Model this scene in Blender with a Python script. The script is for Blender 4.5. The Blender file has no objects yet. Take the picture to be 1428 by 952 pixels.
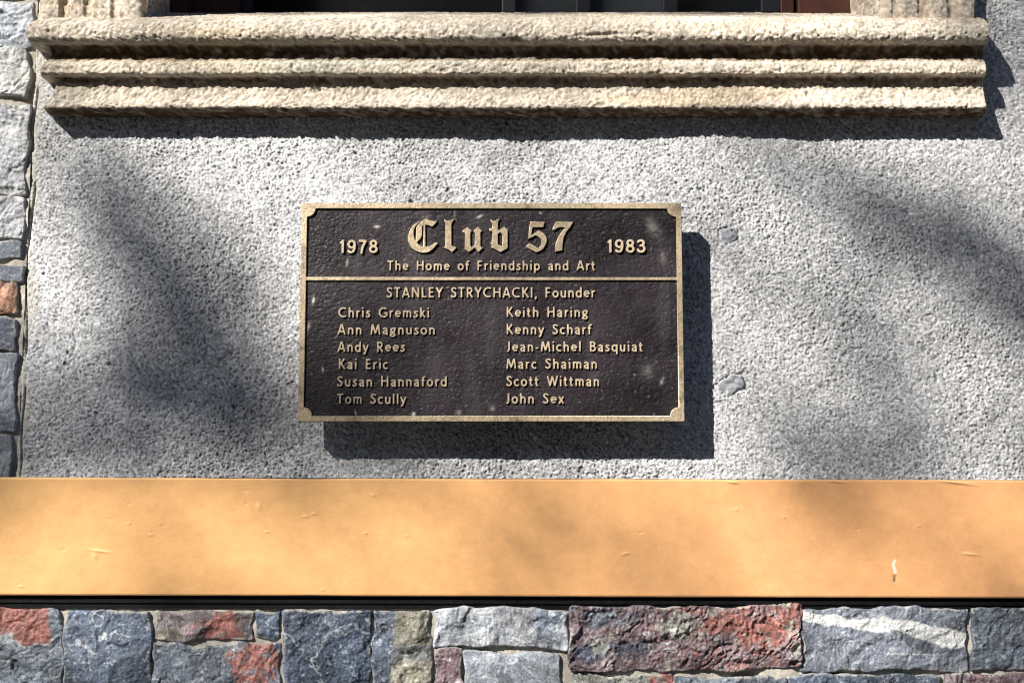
import bpy, math, random
import numpy as np
from mathutils import Matrix, Vector

# ------------------------------------------------------------------ camera, light, exposure
scene = bpy.context.scene
COL = scene.collection
S = 0.00085                 # metres per photo pixel on the wall plane
F = 1980.0                  # focal length in photo pixels
D = F * S                   # camera to wall
CZ = 1.50                   # eye height above the pavement
PITCH = math.radians(7.3)
cam_d = bpy.data.cameras.new('camera')
cam = bpy.data.objects.new('camera', cam_d)
COL.objects.link(cam)
cam_d.sensor_width = 36.0
cam_d.lens = 36.0 * F / 1428.0
cam_d.clip_start = 0.05
cam_d.clip_end = 500
cam.location = (0, -D, CZ)
cam.rotation_euler = (math.radians(90) + PITCH, 0, 0)
scene.camera = cam

SUN = Vector((-0.97, -1.0, 1.04)).normalized()      # towards the sun
elev = math.asin(SUN.z)
azim = math.atan2(SUN.x, SUN.y)
world = bpy.data.worlds.new('World')
scene.world = world
world.use_nodes = True
wn = world.node_tree.nodes
sky = wn.new('ShaderNodeTexSky')
sky.sky_type = 'NISHITA'
sky.sun_disc = False
sky.sun_elevation = elev
sky.sun_rotation = azim
sky.ozone_density = 4.0
world.node_tree.links.new(sky.outputs[0], wn['Background'].inputs[0])
wn['Background'].inputs[1].default_value = 0.05
sun_d = bpy.data.lights.new('sun', 'SUN')
sun_d.energy = 5.0
sun_d.angle = math.radians(0.5)
sun_d.color = (1.0, 0.94, 0.845)
sun = bpy.data.objects.new('sun', sun_d)
COL.objects.link(sun)
sun.location = SUN * 20
sun.rotation_euler = SUN.to_track_quat('Z', 'Y').to_euler()
scene.view_settings.view_transform = 'Standard'
scene.view_settings.look = 'None'
scene.view_settings.exposure = 1.05
scene.view_settings.gamma = 1.0
scene.cycles.filter_width = 1.1

ct, st = math.cos(PITCH), math.sin(PITCH)


def W(px, py, p=0.0):
    """world x, z of the point that stands p photo pixels proud of the wall and is seen at (px, py)"""
    dx = px - 714.0
    dv = 476.0 - py
    dy = F * ct - dv * st
    dz = F * st + dv * ct
    t = (D - p * S) / dy
    return dx * t, CZ + dz * t


# ------------------------------------------------------------------ helpers
def gauss_noise(ny, nx, sig, seed, sigx=None):
    rng = np.random.default_rng(seed)
    n = rng.standard_normal((ny, nx))
    fy = np.fft.fftfreq(ny)[:, None]
    fx = np.fft.rfftfreq(nx)[None, :]
    sx = sig if sigx is None else sigx
    k = np.exp(-2 * math.pi ** 2 * ((fy * sig) ** 2 + (fx * sx) ** 2))
    r = np.fft.irfft2(np.fft.rfft2(n) * k, s=(ny, nx))
    r -= r.mean()
    return r / (r.std() + 1e-9)


def fbm(ny, nx, sig, seed, octs=4, gain=0.55):
    r = np.zeros((ny, nx))
    a, tot = 1.0, 0.0
    for i in range(octs):
        if sig < 0.35:
            break
        r += a * gauss_noise(ny, nx, sig, seed + 97 * i)
        tot += a * a
        sig *= 0.5
        a *= gain
    return r / math.sqrt(tot)


def sm(x, a, b):
    t = np.clip((x - a) / (b - a), 0, 1)
    return t * t * (3 - 2 * t)


def lerp(a, b, t):
    return a + (b - a) * t


def mixc(c, col, t):
    return c * (1 - t[..., None]) + np.array(col) * t[..., None]


def link(name, me, mat=None, parent=None, kind=None):
    o = bpy.data.objects.new(name, me)
    COL.objects.link(o)
    if mat is not None:
        me.materials.append(mat)
    if parent is not None:
        o.parent = parent
        o.matrix_parent_inverse = Matrix.Translation(-parent.location)
    if kind:
        o['kind'] = kind
    return o


def tag(o, label, cat, group=None):
    o['label'] = label
    o['category'] = cat
    if group:
        o['group'] = group
    return o


def thing(name, label, cat, loc):
    o = bpy.data.objects.new(name, None)
    o.empty_display_size = 0.05
    COL.objects.link(o)
    o.location = loc
    return tag(o, label, cat)


def grid_mesh(name, X, Y, Z, color=None, keep=None, smooth=True, flip=False):
    ny, nx = X.shape
    me = bpy.data.meshes.new(name)
    co = np.stack([X, Y, Z], -1).reshape(-1, 3).astype(np.float32)
    idx = np.arange(ny * nx).reshape(ny, nx)
    q = np.stack([idx[:-1, :-1], idx[1:, :-1], idx[1:, 1:], idx[:-1, 1:]], -1)
    if flip:
        q = q[..., ::-1]
    q = q[keep] if keep is not None else q.reshape(-1, 4)
    n = len(q)
    me.vertices.add(len(co))
    me.vertices.foreach_set('co', co.ravel())
    me.loops.add(n * 4)
    me.loops.foreach_set('vertex_index', q.astype(np.int32).ravel())
    me.polygons.add(n)
    me.polygons.foreach_set('loop_start', np.arange(0, n * 4, 4, dtype=np.int32))
    me.update(calc_edges=True)
    me.polygons.foreach_set('use_smooth', np.full(n, smooth))
    if color is not None:
        at = me.color_attributes.new('tone', 'FLOAT_COLOR', 'POINT')
        c = np.ones((ny, nx, 4), np.float32)
        c[..., :3] = np.clip(color, 0.0, 1.0)
        at.data.foreach_set('color', c.ravel())
    me.validate()
    return me


def box_mesh(name, x0, x1, y0, y1, z0, z1, bevel=0.0):
    import bmesh
    bm = bmesh.new()
    bmesh.ops.create_cube(bm, size=1)
    for v in bm.verts:
        v.co = Vector((lerp(x0, x1, v.co.x + .5), lerp(y0, y1, v.co.y + .5), lerp(z0, z1, v.co.z + .5)))
    if bevel:
        bmesh.ops.bevel(bm, geom=list(bm.edges), offset=bevel, segments=2, profile=0.6, affect='EDGES')
    me = bpy.data.meshes.new(name)
    bm.to_mesh(me)
    bm.free()
    return me


# ------------------------------------------------------------------ materials
def new_mat(name):
    m = bpy.data.materials.new(name)
    m.use_nodes = True
    nt = m.node_tree
    return m, nt, nt.nodes['Principled BSDF']


def nd(nt, typ, **kw):
    n = nt.nodes.new(typ)
    for k, v in kw.items():
        setattr(n, k, v)
    return n


def noise(nt, scale, detail=4, rough=0.6, vec=None):
    n = nd(nt, 'ShaderNodeTexNoise')
    n.inputs['Scale'].default_value = scale
    n.inputs['Detail'].default_value = detail
    n.inputs['Roughness'].default_value = rough
    if vec is None:
        tc = nd(nt, 'ShaderNodeTexCoord')
        vec = tc.outputs['Object']
    nt.links.new(vec, n.inputs['Vector'])
    return n


def ramp(nt, src, stops):
    r = nd(nt, 'ShaderNodeValToRGB')
    nt.links.new(src, r.inputs[0])
    els = r.color_ramp.elements
    while len(els) < len(stops):
        els.new(0.5)
    for e, (p, c) in zip(els, stops):
        e.position = p
        e.color = (*c, 1) if len(c) == 3 else c
    return r


def mixrgb(nt, a, b, fac, mode='MIX'):
    m = nd(nt, 'ShaderNodeMix', data_type='RGBA', blend_type=mode)
    for sock, v in ((m.inputs[6], a), (m.inputs[7], b)):
        if isinstance(v, (tuple, list)):
            sock.default_value = (*v, 1)
        else:
            nt.links.new(v, sock)
    if isinstance(fac, float):
        m.inputs[0].default_value = fac
    else:
        nt.links.new(fac, m.inputs[0])
    return m.outputs[2]


def bump(nt, bsdf, h, dist, strength=1.0):
    b = nd(nt, 'ShaderNodeBump')
    b.inputs['Distance'].default_value = dist
    b.inputs['Strength'].default_value = strength
    nt.links.new(h, b.inputs['Height'])
    nt.links.new(b.outputs[0], bsdf.inputs['Normal'])
    return b


def tone_mat(name, nscale, lo, hi, rough, bdist, bscale, spec=0.3):
    """a rough mineral surface: the tone carried by the mesh, fine speckle and fine relief from noise"""
    m, nt, b = new_mat(name)
    at = nd(nt, 'ShaderNodeAttribute', attribute_name='tone')
    n = noise(nt, nscale, 3, 0.7)
    r = ramp(nt, n.outputs['Fac'], [(0.32, (lo,) * 3), (0.68, (hi,) * 3)])
    c = mixrgb(nt, at.outputs['Color'], r.outputs[0], 1.0, 'MULTIPLY')
    nt.links.new(c, b.inputs['Base Color'])
    b.inputs['Roughness'].default_value = rough
    b.inputs['Specular IOR Level'].default_value = spec
    n2 = noise(nt, bscale, 4, 0.65)
    bump(nt, b, n2.outputs['Fac'], bdist)
    return m


M_STUCCO = tone_mat('stucco', 900, 0.72, 1.2, 0.9, 0.0010, 700, 0.2)
M_SAND = tone_mat('sandstone', 800, 0.75, 1.2, 0.9, 0.0010, 600, 0.2)
M_STONE = tone_mat('rubble_stone', 520, 0.62, 1.35, 0.6, 0.0010, 320, 0.45)
M_MORTAR = tone_mat('mortar', 600, 0.8, 1.15, 0.95, 0.0009, 500, 0.1)

# cast bronze: bare on rim and letters
M_BRONZE, nt, b = new_mat('bare_bronze')
n1 = noise(nt, 38, 6, 0.78)
r1 = ramp(nt, n1.outputs['Fac'], [(0.34, (0.24, 0.19, 0.15)), (0.47, (0.52, 0.42, 0.285)), (0.72, (0.66, 0.545, 0.385))])
n1b = noise(nt, 260, 3, 0.7)
r1b = ramp(nt, n1b.outputs['Fac'], [(0.38, (0.48, 0.47, 0.48)), (0.55, (1.0, 1.0, 1.0))])
nt.links.new(mixrgb(nt, r1.outputs[0], r1b.outputs[0], 0.6, 'MULTIPLY'), b.inputs['Base Color'])
b.inputs['Metallic'].default_value = 0.45
b.inputs['Roughness'].default_value = 0.42
n2 = noise(nt, 500, 3, 0.6)
bump(nt, b, n2.outputs['Fac'], 0.0005)

# dark lacquered ground of the plaque
M_FIELD, nt, b = new_mat('dark_patina')
at = nd(nt, 'ShaderNodeAttribute', attribute_name='tone')
nt.links.new(at.outputs['Color'], b.inputs['Base Color'])
n3 = noise(nt, 22, 4, 0.65)
r3 = ramp(nt, n3.outputs['Fac'], [(0.3, (0.28,) * 3), (0.7, (0.5,) * 3)])
nt.links.new(r3.outputs[0], b.inputs['Roughness'])
b.inputs['Specular IOR Level'].default_value = 0.38
n4 = noise(nt, 900, 3, 0.6)
bump(nt, b, n4.outputs['Fac'], 0.0004)

M_EDGE, nt, b = new_mat('dark_bronze_edge')
b.inputs['Base Color'].default_value = (0.06, 0.045, 0.03, 1)
b.inputs['Roughness'].default_value = 0.5
b.inputs['Metallic'].default_value = 0.4

# painted board
M_PAINT, nt, b = new_mat('ochre_paint')
at = nd(nt, 'ShaderNodeAttribute', attribute_name='tone')
tc = nd(nt, 'ShaderNodeTexCoord')
mp = nd(nt, 'ShaderNodeMapping')
mp.inputs['Scale'].default_value = (1.0, 1.0, 1.2)
nt.links.new(tc.outputs['Object'], mp.inputs[0])
n5 = noise(nt, 60, 5, 0.7, mp.outputs[0])
r5 = ramp(nt, n5.outputs['Fac'], [(0.3, (0.89,) * 3), (0.7, (1.07,) * 3)])
nt.links.new(mixrgb(nt, at.outputs['Color'], r5.outputs[0], 1.0, 'MULTIPLY'), b.inputs['Base Color'])
b.inputs['Roughness'].default_value = 0.48
b.inputs['Specular IOR Level'].default_value = 0.3
n6 = noise(nt, 420, 3, 0.6)
bump(nt, b, n6.outputs['Fac'], 0.0004, 0.6)

M_BLACK, nt, b = new_mat('black_metal')
n7 = noise(nt, 120, 3, 0.6)
r7 = ramp(nt, n7.outputs['Fac'], [(0.35, (0.003, 0.003, 0.0035)), (0.7, (0.008, 0.0075, 0.009))])
nt.links.new(r7.outputs[0], b.inputs['Base Color'])
b.inputs['Roughness'].default_value = 0.5
b.inputs['Specular IOR Level'].default_value = 0.2

M_FRAME, nt, b = new_mat('oxblood_frame_paint')
n8 = noise(nt, 40, 4, 0.6)
r8 = ramp(nt, n8.outputs['Fac'], [(0.3, (0.03, 0.011, 0.008)), (0.7, (0.06, 0.02, 0.014))])
nt.links.new(r8.outputs[0], b.inputs['Base Color'])
b.inputs['Roughness'].default_value = 0.4

M_SASH, nt, b = new_mat('dark_sash')
b.inputs['Base Color'].default_value = (0.008, 0.010, 0.016, 1)
b.inputs['Roughness'].default_value = 0.4

M_DARK, nt, b = new_mat('dark_room')
b.inputs['Base Color'].default_value = (0.01, 0.009, 0.009, 1)
b.inputs['Roughness'].default_value = 0.9

M_BLIND, nt, b = new_mat('grey_mesh_screen')
n9 = noise(nt, 700, 2, 0.7)
r9 = ramp(nt, n9.outputs['Fac'], [(0.42, (0.03, 0.03, 0.032)), (0.62, (0.16, 0.16, 0.17))])
nt.links.new(r9.outputs[0], b.inputs['Base Color'])
b.inputs['Roughness'].default_value = 0.9

M_GLASS, nt, b = new_mat('window_glass')
b.inputs['Base Color'].default_value = (0.75, 0.8, 0.85, 1)
b.inputs['Roughness'].default_value = 0.02
b.inputs['Transmission Weight'].default_value = 1.0
b.inputs['IOR'].default_value = 1.3

M_PAVE, nt, b = new_mat('concrete_pavement')
n10 = noise(nt, 6, 6, 0.65)
r10 = ramp(nt, n10.outputs['Fac'], [(0.3, (0.06, 0.056, 0.052)), (0.7, (0.09, 0.085, 0.08))])
nt.links.new(r10.outputs[0], b.inputs['Base Color'])
b.inputs['Roughness'].default_value = 0.9
M_ROAD, nt, b = new_mat('asphalt')
b.inputs['Base Color'].default_value = (0.05, 0.05, 0.052, 1)
b.inputs['Roughness'].default_value = 0.9
M_BARK, nt, b = new_mat('bark')
b.inputs['Base Color'].default_value = (0.11, 0.085, 0.06, 1)
b.inputs['Roughness'].default_value = 0.95
M_LEAF, nt, b = new_mat('leaf')
b.inputs['Base Color'].default_value = (0.05, 0.10, 0.03, 1)
b.inputs['Roughness'].default_value = 0.6

# ------------------------------------------------------------------ the rough-cast wall
# fine where the photograph looks, coarser beyond
def axis(a, b, fa, fb, fine, coarse):
    pts = []
    x = a
    while x < fa:
        pts.append(x)
        x += coarse
    x = fa
    while x < fb:
        pts.append(x)
        x += fine
    x = fb
    while x < b:
        pts.append(x)
        x += coarse
    pts.append(b)
    return np.array(pts)


def stucco_heights(ny, nx, seed):
    g = gauss_noise(ny, nx, 0.62, seed) * 0.85 + gauss_noise(ny, nx, 1.0, seed + 1) * 0.5
    h = np.minimum(g, 0.55) * 1.15 + np.maximum(g - 0.55, 0) * 0.35
    big = fbm(ny, nx, 60, seed + 3, 4)
    mid = gauss_noise(ny, nx, 6, seed + 5)
    holes = sm(-gauss_noise(ny, nx, 2.6, seed + 7), 2.75, 3.4)
    h = h * 0.58 * (1 + 0.18 * gauss_noise(ny, nx, 30, seed + 8)) + big * 1.0 + mid * 0.3 - holes * 2.2
    pit = sm(-g, 0.35, 1.7)
    return h, pit, holes


def stone_edge_x(z):
    """right-hand edge of the rubble pier: a near-vertical joint in the world"""
    x0, _ = W(38, 200)
    x1, _ = W(20, 655)
    return 0.5 * (x0 + x1)


xe = stone_edge_x(0)                      # world x of the joint between pier and stucco
fine = 1.15 * S
z_lo = W(714, 700)[1]
z_hi = W(714, -330)[1]
z_f = W(714, -20)[1]
xs = axis(xe + 0.002, W(2100, 400)[0], xe + 0.002, W(1450, 650)[0], fine, 7 * S)
zs = axis(z_lo, z_hi, z_lo, z_f, fine, 7 * S)
nyf, nxf = int((z_hi - z_lo) / fine) + 8, int((xs[-1] - xs[0]) / fine) + 8
H, P, HO = stucco_heights(nyf, nxf, 11)
ii = np.clip(((zs - z_lo) / fine).astype(int), 0, nyf - 1)
jj = np.clip(((xs - xs[0]) / fine).astype(int), 0, nxf - 1)
XX, ZZ = np.meshgrid(xs, zs)
h = H[np.ix_(ii, jj)]
pit = P[np.ix_(ii, jj)]
hol = HO[np.ix_(ii, jj)]
tone = 1.0 + 0.10 * fbm(nyf, nxf, 45, 31)[np.ix_(ii, jj)]
grain = gauss_noise(nyf, nxf, 0.9, 41)[np.ix_(ii, jj)]
lum = 0.54 * tone * np.exp(0.18 * grain)
col = lum[..., None] * np.array([0.975, 0.995, 1.035])
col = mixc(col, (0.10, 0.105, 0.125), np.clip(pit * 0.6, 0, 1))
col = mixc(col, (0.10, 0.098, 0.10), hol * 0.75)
dg = sm(gauss_noise(nyf, nxf, 1.0, 43)[np.ix_(ii, jj)], 1.3, 1.9) * 0.6
col = mixc(col, (0.16, 0.175, 0.21), dg)
# lime-rich band next to the pier, darker weathering at its foot
edge = (XX - xe) / S
jointw = 14 + 6 * gauss_noise(nyf, 1, 14, 51)[ii, :]
nearj = 1 - sm(edge, jointw * 0.5, jointw + 12)
col = mixc(col, (0.56, 0.53, 0.46), nearj * 0.55)
h = h * (1 - 0.35 * nearj) - 3.5 * (1 - sm(edge, 0, 9))
crack = np.exp(-((edge - 8 - 2.5 * gauss_noise(nyf, 1, 25, 52)[ii, :]) / 1.3) ** 2) * sm(gauss_noise(nyf, 1, 18, 53)[ii, :], -0.6, 0.5)
h -= crack * 4
col = mixc(col, (0.20, 0.17, 0.13), crack * 0.7)
# two bare patches where the coat has come off, right of the plaque
for (qx, qy, rw, rh, rot) in ((1016, 328, 12, 13, 0.2), (1021, 535, 19, 13, 0.35)):
    cx_, cz_ = W(qx, qy)
    u = (XX - cx_) / S
    v = (ZZ - cz_) / S
    uu = u * math.cos(rot) + v * math.sin(rot)
    vv = -u * math.sin(rot) + v * math.cos(rot)
    d_ = np.sqrt((uu / rw) ** 2 + (vv / rh) ** 2) + 0.16 * gauss_noise(nyf, nxf, 3.5, 61)[np.ix_(ii, jj)]
    k = 1 - sm(d_, 0.8, 1.0)
    h = h * (1 - k) + k * (0.0 + 0.06 * uu + 0.9 * np.abs(np.sin(uu * 0.22 + vv * 0.3)) + 0.5 * gauss_noise(nyf, nxf, 1.6, 62)[np.ix_(ii, jj)]) - 2.5 * np.exp(-((d_ - 1.02) / 0.1) ** 2)
    k = k * np.clip(0.9 + 0.25 * gauss_noise(nyf, nxf, 2.5, 63)[np.ix_(ii, jj)], 0, 1)
    col = mixc(col, (0.27, 0.29, 0.34), k * 0.9)
h[:, 0] = -14

wx0, wz0 = W(214, 34, -6)
wx1, _ = W(1216, 34, -6)
wz0 = W(714, 60)[1]
cxm = 0.5 * (XX[:-1, :-1] + XX[1:, 1:])
czm = 0.5 * (ZZ[:-1, :-1] + ZZ[1:, 1:])
keep = ~((cxm > wx0) & (cxm < wx1) & (czm > wz0))
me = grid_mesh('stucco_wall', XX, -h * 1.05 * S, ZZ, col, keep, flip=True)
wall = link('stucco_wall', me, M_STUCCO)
tag(wall, 'pale grey rough-cast stucco wall behind the bronze plaque, with soft tree shadows', 'wall')


# ------------------------------------------------------------------ rubble stones
def rotnoise(U, V, ang, s1, s2, seed):
    N = gauss_noise(256, 256, 1.4, seed)
    c_, s_ = math.cos(ang), math.sin(ang)
    a = ((U * c_ + V * s_) / s1) % 255.0
    b_ = ((-U * s_ + V * c_) / s2) % 255.0
    i, j = a.astype(int), b_.astype(int)
    fa, fb = a - i, b_ - j
    i2, j2 = (i + 1) % 256, (j + 1) % 256
    return (N[i, j] * (1 - fa) * (1 - fb) + N[i2, j] * fa * (1 - fb) + N[i, j2] * (1 - fa) * fb + N[i2, j2] * fa * fb)


def stone_patch(quad, seed, paint, p0=8.0, rough=1.0, step=1.25, facets=12, bulge=2.0):
    """quad: four photo-pixel corners tl, tr, br, bl -> heightfield block with chipped faces"""
    (ax, ay), (bx, by), (cx, cy), (dx, dy) = quad
    ax -= 2.9; dx -= 2.9; bx += 2.9; cx += 2.9; ay -= 0.8; by -= 0.8; cy += 3.2; dy += 3.2
    wpx = max(math.hypot(bx - ax, by - ay), math.hypot(cx - dx, cy - dy))
    hpx = max(math.hypot(dx - ax, dy - ay), math.hypot(cx - bx, cy - by))
    nx, ny = max(8, int(wpx / step)), max(8, int(hpx / step))
    u = np.linspace(0, 1, nx)[None, :].repeat(ny, 0)
    v = np.linspace(0, 1, ny)[:, None].repeat(nx, 1)
    rng = np.random.default_rng(seed)
    px = lerp(lerp(ax, bx, u), lerp(dx, cx, u), v)
    py = lerp(lerp(ay, by, u), lerp(dy, cy, u), v)
    # wandering outline, rounded corners
    cu, cv = np.abs(2 * u - 1), np.abs(2 * v - 1)
    wob = fbm(ny, nx, 12, seed + 1, 3)
    wob2 = fbm(ny, nx, 12, seed + 2, 3)
    px = px + wob * 2.3 * sm(cu, 0.6, 1.0) * np.sign(0.5 - u) * -1
    py = py + wob2 * 2.0 * sm(cv, 0.6, 1.0)
    eu = (0.5 - np.abs(u - 0.5)) * wpx
    ev = (0.5 - np.abs(v - 0.5)) * hpx
    corner = np.clip(5 - eu, 0, 5) * np.clip(5 - ev, 0, 5) / 25
    px = px - corner * 1.6 * np.sign(u - 0.5)
    py = py - corner * 1.6 * np.sign(v - 0.5)
    U, V = u * wpx, v * hpx
    wx = U + 7 * fbm(ny, nx, 16, seed + 5, 3)
    wy = V + 7 * fbm(ny, nx, 16, seed + 6, 3)
    hh = np.full((ny, nx), 99.0)
    fid = np.zeros((ny, nx), int)
    for k in range(facets):
        a = rng.uniform(0, 2 * math.pi)
        sl = rng.uniform(0.1, 0.62) * rough
        ox, oy = rng.uniform(0.15, .85) * wpx, rng.uniform(.15, .85) * hpx
        pl = rng.uniform(0, 3.2) - sl * ((wx - ox) * math.cos(a) + (wy - oy) * math.sin(a))
        fid = np.where(pl < hh, k, fid)
        hh = np.minimum(hh, pl)
    hh = np.clip(hh, -7, 5)
    hh = hh - hh.mean()
    # conchoidal chips: stepped scallops
    for k in range(int(4 + wpx * hpx / 1500)):
        ox, oy = rng.uniform(0, 1) * wpx, rng.uniform(0, 1) * hpx
        rr = rng.uniform(10, 34)
        q = np.sqrt(((wx - ox) / rr) ** 2 + ((wy - oy) / (rr * rng.uniform(.45, 1))) ** 2)
        hh = hh - (1 - sm(q, 0.86, 1.0)) * rng.uniform(0.5, 2.4) * rough * np.clip(1.1 - 0.5 * q, 0, 1)
    rdg = 1 - np.abs(fbm(ny, nx, 9, seed + 9, 3))
    sa = rng.uniform(-1.2, 1.2)
    hh = hh + rough * (0.55 * np.abs(rotnoise(wx, wy, sa, 1.1, 4.5, seed + 60)) * -1 + 0.5 * rotnoise(wx, wy, sa + 0.9, 2.2, 9, seed + 61) + 0.45 * rdg + 0.62 * fbm(ny, nx, 14, seed + 3, 5, 0.6) + 0.28 * gauss_noise(ny, nx, 0.9, seed + 4))
    hh = hh + bulge * (1 - cu ** 4) * (1 - cv ** 4)
    e = np.minimum(eu, ev)
    hh = p0 + np.maximum(hh, -2.2 + 0.32 * hh) * (0.55 if hpx < 50 else 1.0) - 4.5 * (1 - sm(e, 0, 3.0)) ** 1.5
    hh = np.where((e < 0.02), p0 - 22, hh)
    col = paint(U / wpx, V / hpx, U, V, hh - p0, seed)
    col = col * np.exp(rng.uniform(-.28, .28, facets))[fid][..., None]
    smear = (1 - sm(e, 1.5, 6.0)) * sm(fbm(ny, nx, 10, seed + 90, 4, .7), 0.1, 0.9)
    col = mixc(col, (0.36, 0.355, 0.33), smear * 0.8)
    x_, z_ = W(px, py, p0)
    return x_, -hh * S, z_, col


def painter(base, var=0.25, veins=0.5, patches=(), vein_col=(0.55, 0.58, 0.62), extra=None):
    def f(u, v, U, V, h, seed):
        ny, nx = u.shape
        m = fbm(ny, nx, 22, seed + 20, 5, 0.65)
        c = np.ones((ny, nx, 3)) * np.array(base) * np.exp(m * var)[..., None]
        m2 = fbm(ny, nx, 6, seed + 21, 4, 0.7)
        c = mixc(c, np.array(base) * np.array([1.7, 1.6, 1.45]), sm(m2, 0.5, 2.2) * 0.65)
        c = mixc(c, np.array(base) * 0.45, sm(-m2, 0.5, 2.0) * 0.75)
        # crests are scuffed pale, hollows stay dark
        sa = (seed % 7) * 0.5 - 1.4
        st_ = rotnoise(U + 5 * m2, V + 5 * m, sa, 0.8, 5.5, seed + 31)
        c = mixc(c, vein_col, sm(st_, 0.8, 2.2) * 0.6 * sm(m + m2, -1.0, 1.2))
        c = mixc(c, np.array(base) * 0.3, sm(-st_, 1.2, 2.5) * 0.5)
        c = mixc(c, vein_col, sm(fbm(ny, nx, 1.2, seed + 30, 3, 0.8), 1.1, 2.4) * 0.45)
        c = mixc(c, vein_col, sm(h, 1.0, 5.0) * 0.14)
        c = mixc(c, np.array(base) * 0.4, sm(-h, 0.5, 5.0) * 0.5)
        if veins:
            a = fbm(ny, nx, 26, seed + 22, 5, 0.6)
            b_ = fbm(ny, nx, 34, seed + 23, 4, 0.55)
            on = sm(fbm(ny, nx, 30, seed + 24, 3), 0.1, 1.1)
            t = 1.2 * np.exp(-(a / 0.075) ** 2) * on + 0.5 * np.exp(-(b_ / 0.05) ** 2) * sm(-fbm(ny, nx, 20, seed + 25, 3), 0, 1.0)
            c = mixc(c, vein_col, np.clip(t * veins, 0, 1))
        for (pcol, pu, pv, ru, rv, hard) in patches:
            d_ = np.sqrt(((u - pu) / ru) ** 2 + ((v - pv) / rv) ** 2) + 0.22 * fbm(ny, nx, 12, seed + 26, 5, 0.7)
            k = (1 - sm(d_, 1 - hard, 1.0))
            tex = np.exp(0.42 * fbm(ny, nx, 7, seed + 27, 5, 0.8))
            k = k * (1 - 0.8 * sm(fbm(ny, nx, 5, seed + 28, 4, .8), 0.35, 1.3))
            c = c * (1 - k[..., None]) + (np.array(pcol) * tex[..., None]) * k[..., None]
        if extra is not None:
            c = extra(c, u, v, U, V, seed)
        return c
    return f


SLATE = (0.12, 0.145, 0.185)
NAVY = (0.085, 0.11, 0.16)
PALE = (0.30, 0.325, 0.365)
RED = (0.215, 0.09, 0.078)
PURP = (0.15, 0.105, 0.12)
TAN = (0.22, 0.212, 0.175)
WHITE = (0.62, 0.63, 0.64)


def white_band(c, u, v, U, V, seed):
    ny, nx = u.shape
    mid = 0.17 + 0.36 * u ** 1.6 + 0.015 * fbm(ny, nx, 14, seed + 70, 3)
    wd = 0.115 * (1 + 0.25 * fbm(ny, nx, 10, seed + 71, 4))
    k = 1 - sm(np.abs(v - mid), wd * 0.7, wd * 1.0)
    c = mixc(c, (0.52, 0.535, 0.54), k * 0.93)
    m2 = 0.72 + 0.06 * (u - 0.5)
    k2 = np.exp(-((v - m2) / 0.010) ** 2) * sm(u, 0.48, 0.52) * (1 - sm(u, 0.78, 0.84))
    return mixc(c, WHITE, k2 * 0.7)


def red_speckle(c, u, v, U, V, seed):
    ny, nx = u.shape
    k = sm(fbm(ny, nx, 7, seed + 80, 4, 0.8), 0.3, 1.3) * sm(u, 0.2, 0.65)
    c = mixc(c, (0.30, 0.12, 0.10), k * 0.7)
    k = sm(fbm(ny, nx, 6, seed + 81, 4, 0.8), 0.9, 1.6)
    c = mixc(c, (0.33, 0.34, 0.30), k * 0.6)
    return c


def red_corner(c, u, v, U, V, seed):
    ny, nx = u.shape
    w_ = 0.05 * fbm(ny, nx, 10, seed + 82, 4)
    k = (1 - sm(v + 0.45 * np.abs(u - 0.75) + w_, 0.34, 0.42)) * (1 - sm(u, 0.86, 0.92))
    tex = np.exp(0.25 * fbm(ny, nx, 6, seed + 83, 4, .8))
    c = c * (1 - k[..., None]) + np.array(RED) * 1.1 * tex[..., None] * k[..., None]
    k = np.exp(-(((v + 0.45 * np.abs(u - 0.75) + w_) - 0.40) / 0.02) ** 2) * (1 - sm(u, 0.86, 0.92))
    return mixc(c, (0.42, 0.43, 0.43), k * 0.6)


def tan_diag(c, u, v, U, V, seed):
    ny, nx = u.shape
    k = sm(u + 0.42 * v * (v < .45) - 0.10 * fbm(ny, nx, 12, seed + 84, 3), 0.30, 0.42) * (1 - (np.abs(v - .42) < .08) * .5)
    k = k * sm(u - 0.15 * (1 - v), 0.2, 0.32)
    tex = np.exp(0.28 * fbm(ny, nx, 3, seed + 85, 3, .8))
    return c * (1 - k[..., None]) + np.array(TAN) * tex[..., None] * k[..., None]


def sun_star(c, u, v, U, V, seed):
    ny, nx = u.shape
    th = np.arctan2(V - 0, U - U.max() * 0.45)
    r_ = gauss_noise(1, 720, 3, seed + 86)[0][((th + math.pi) * 114).astype(int) % 720]
    return c * np.exp(0.16 * r_)[..., None]


# (quad, painter, p0, roughness)
def rect(x0, y0, x1, y1, a=0, b_=0, c_=0, d_=0):
    return ((x0, y0 + a), (x1, y0 + b_), (x1, y1 + c_), (x0, y1 + d_))


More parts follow.
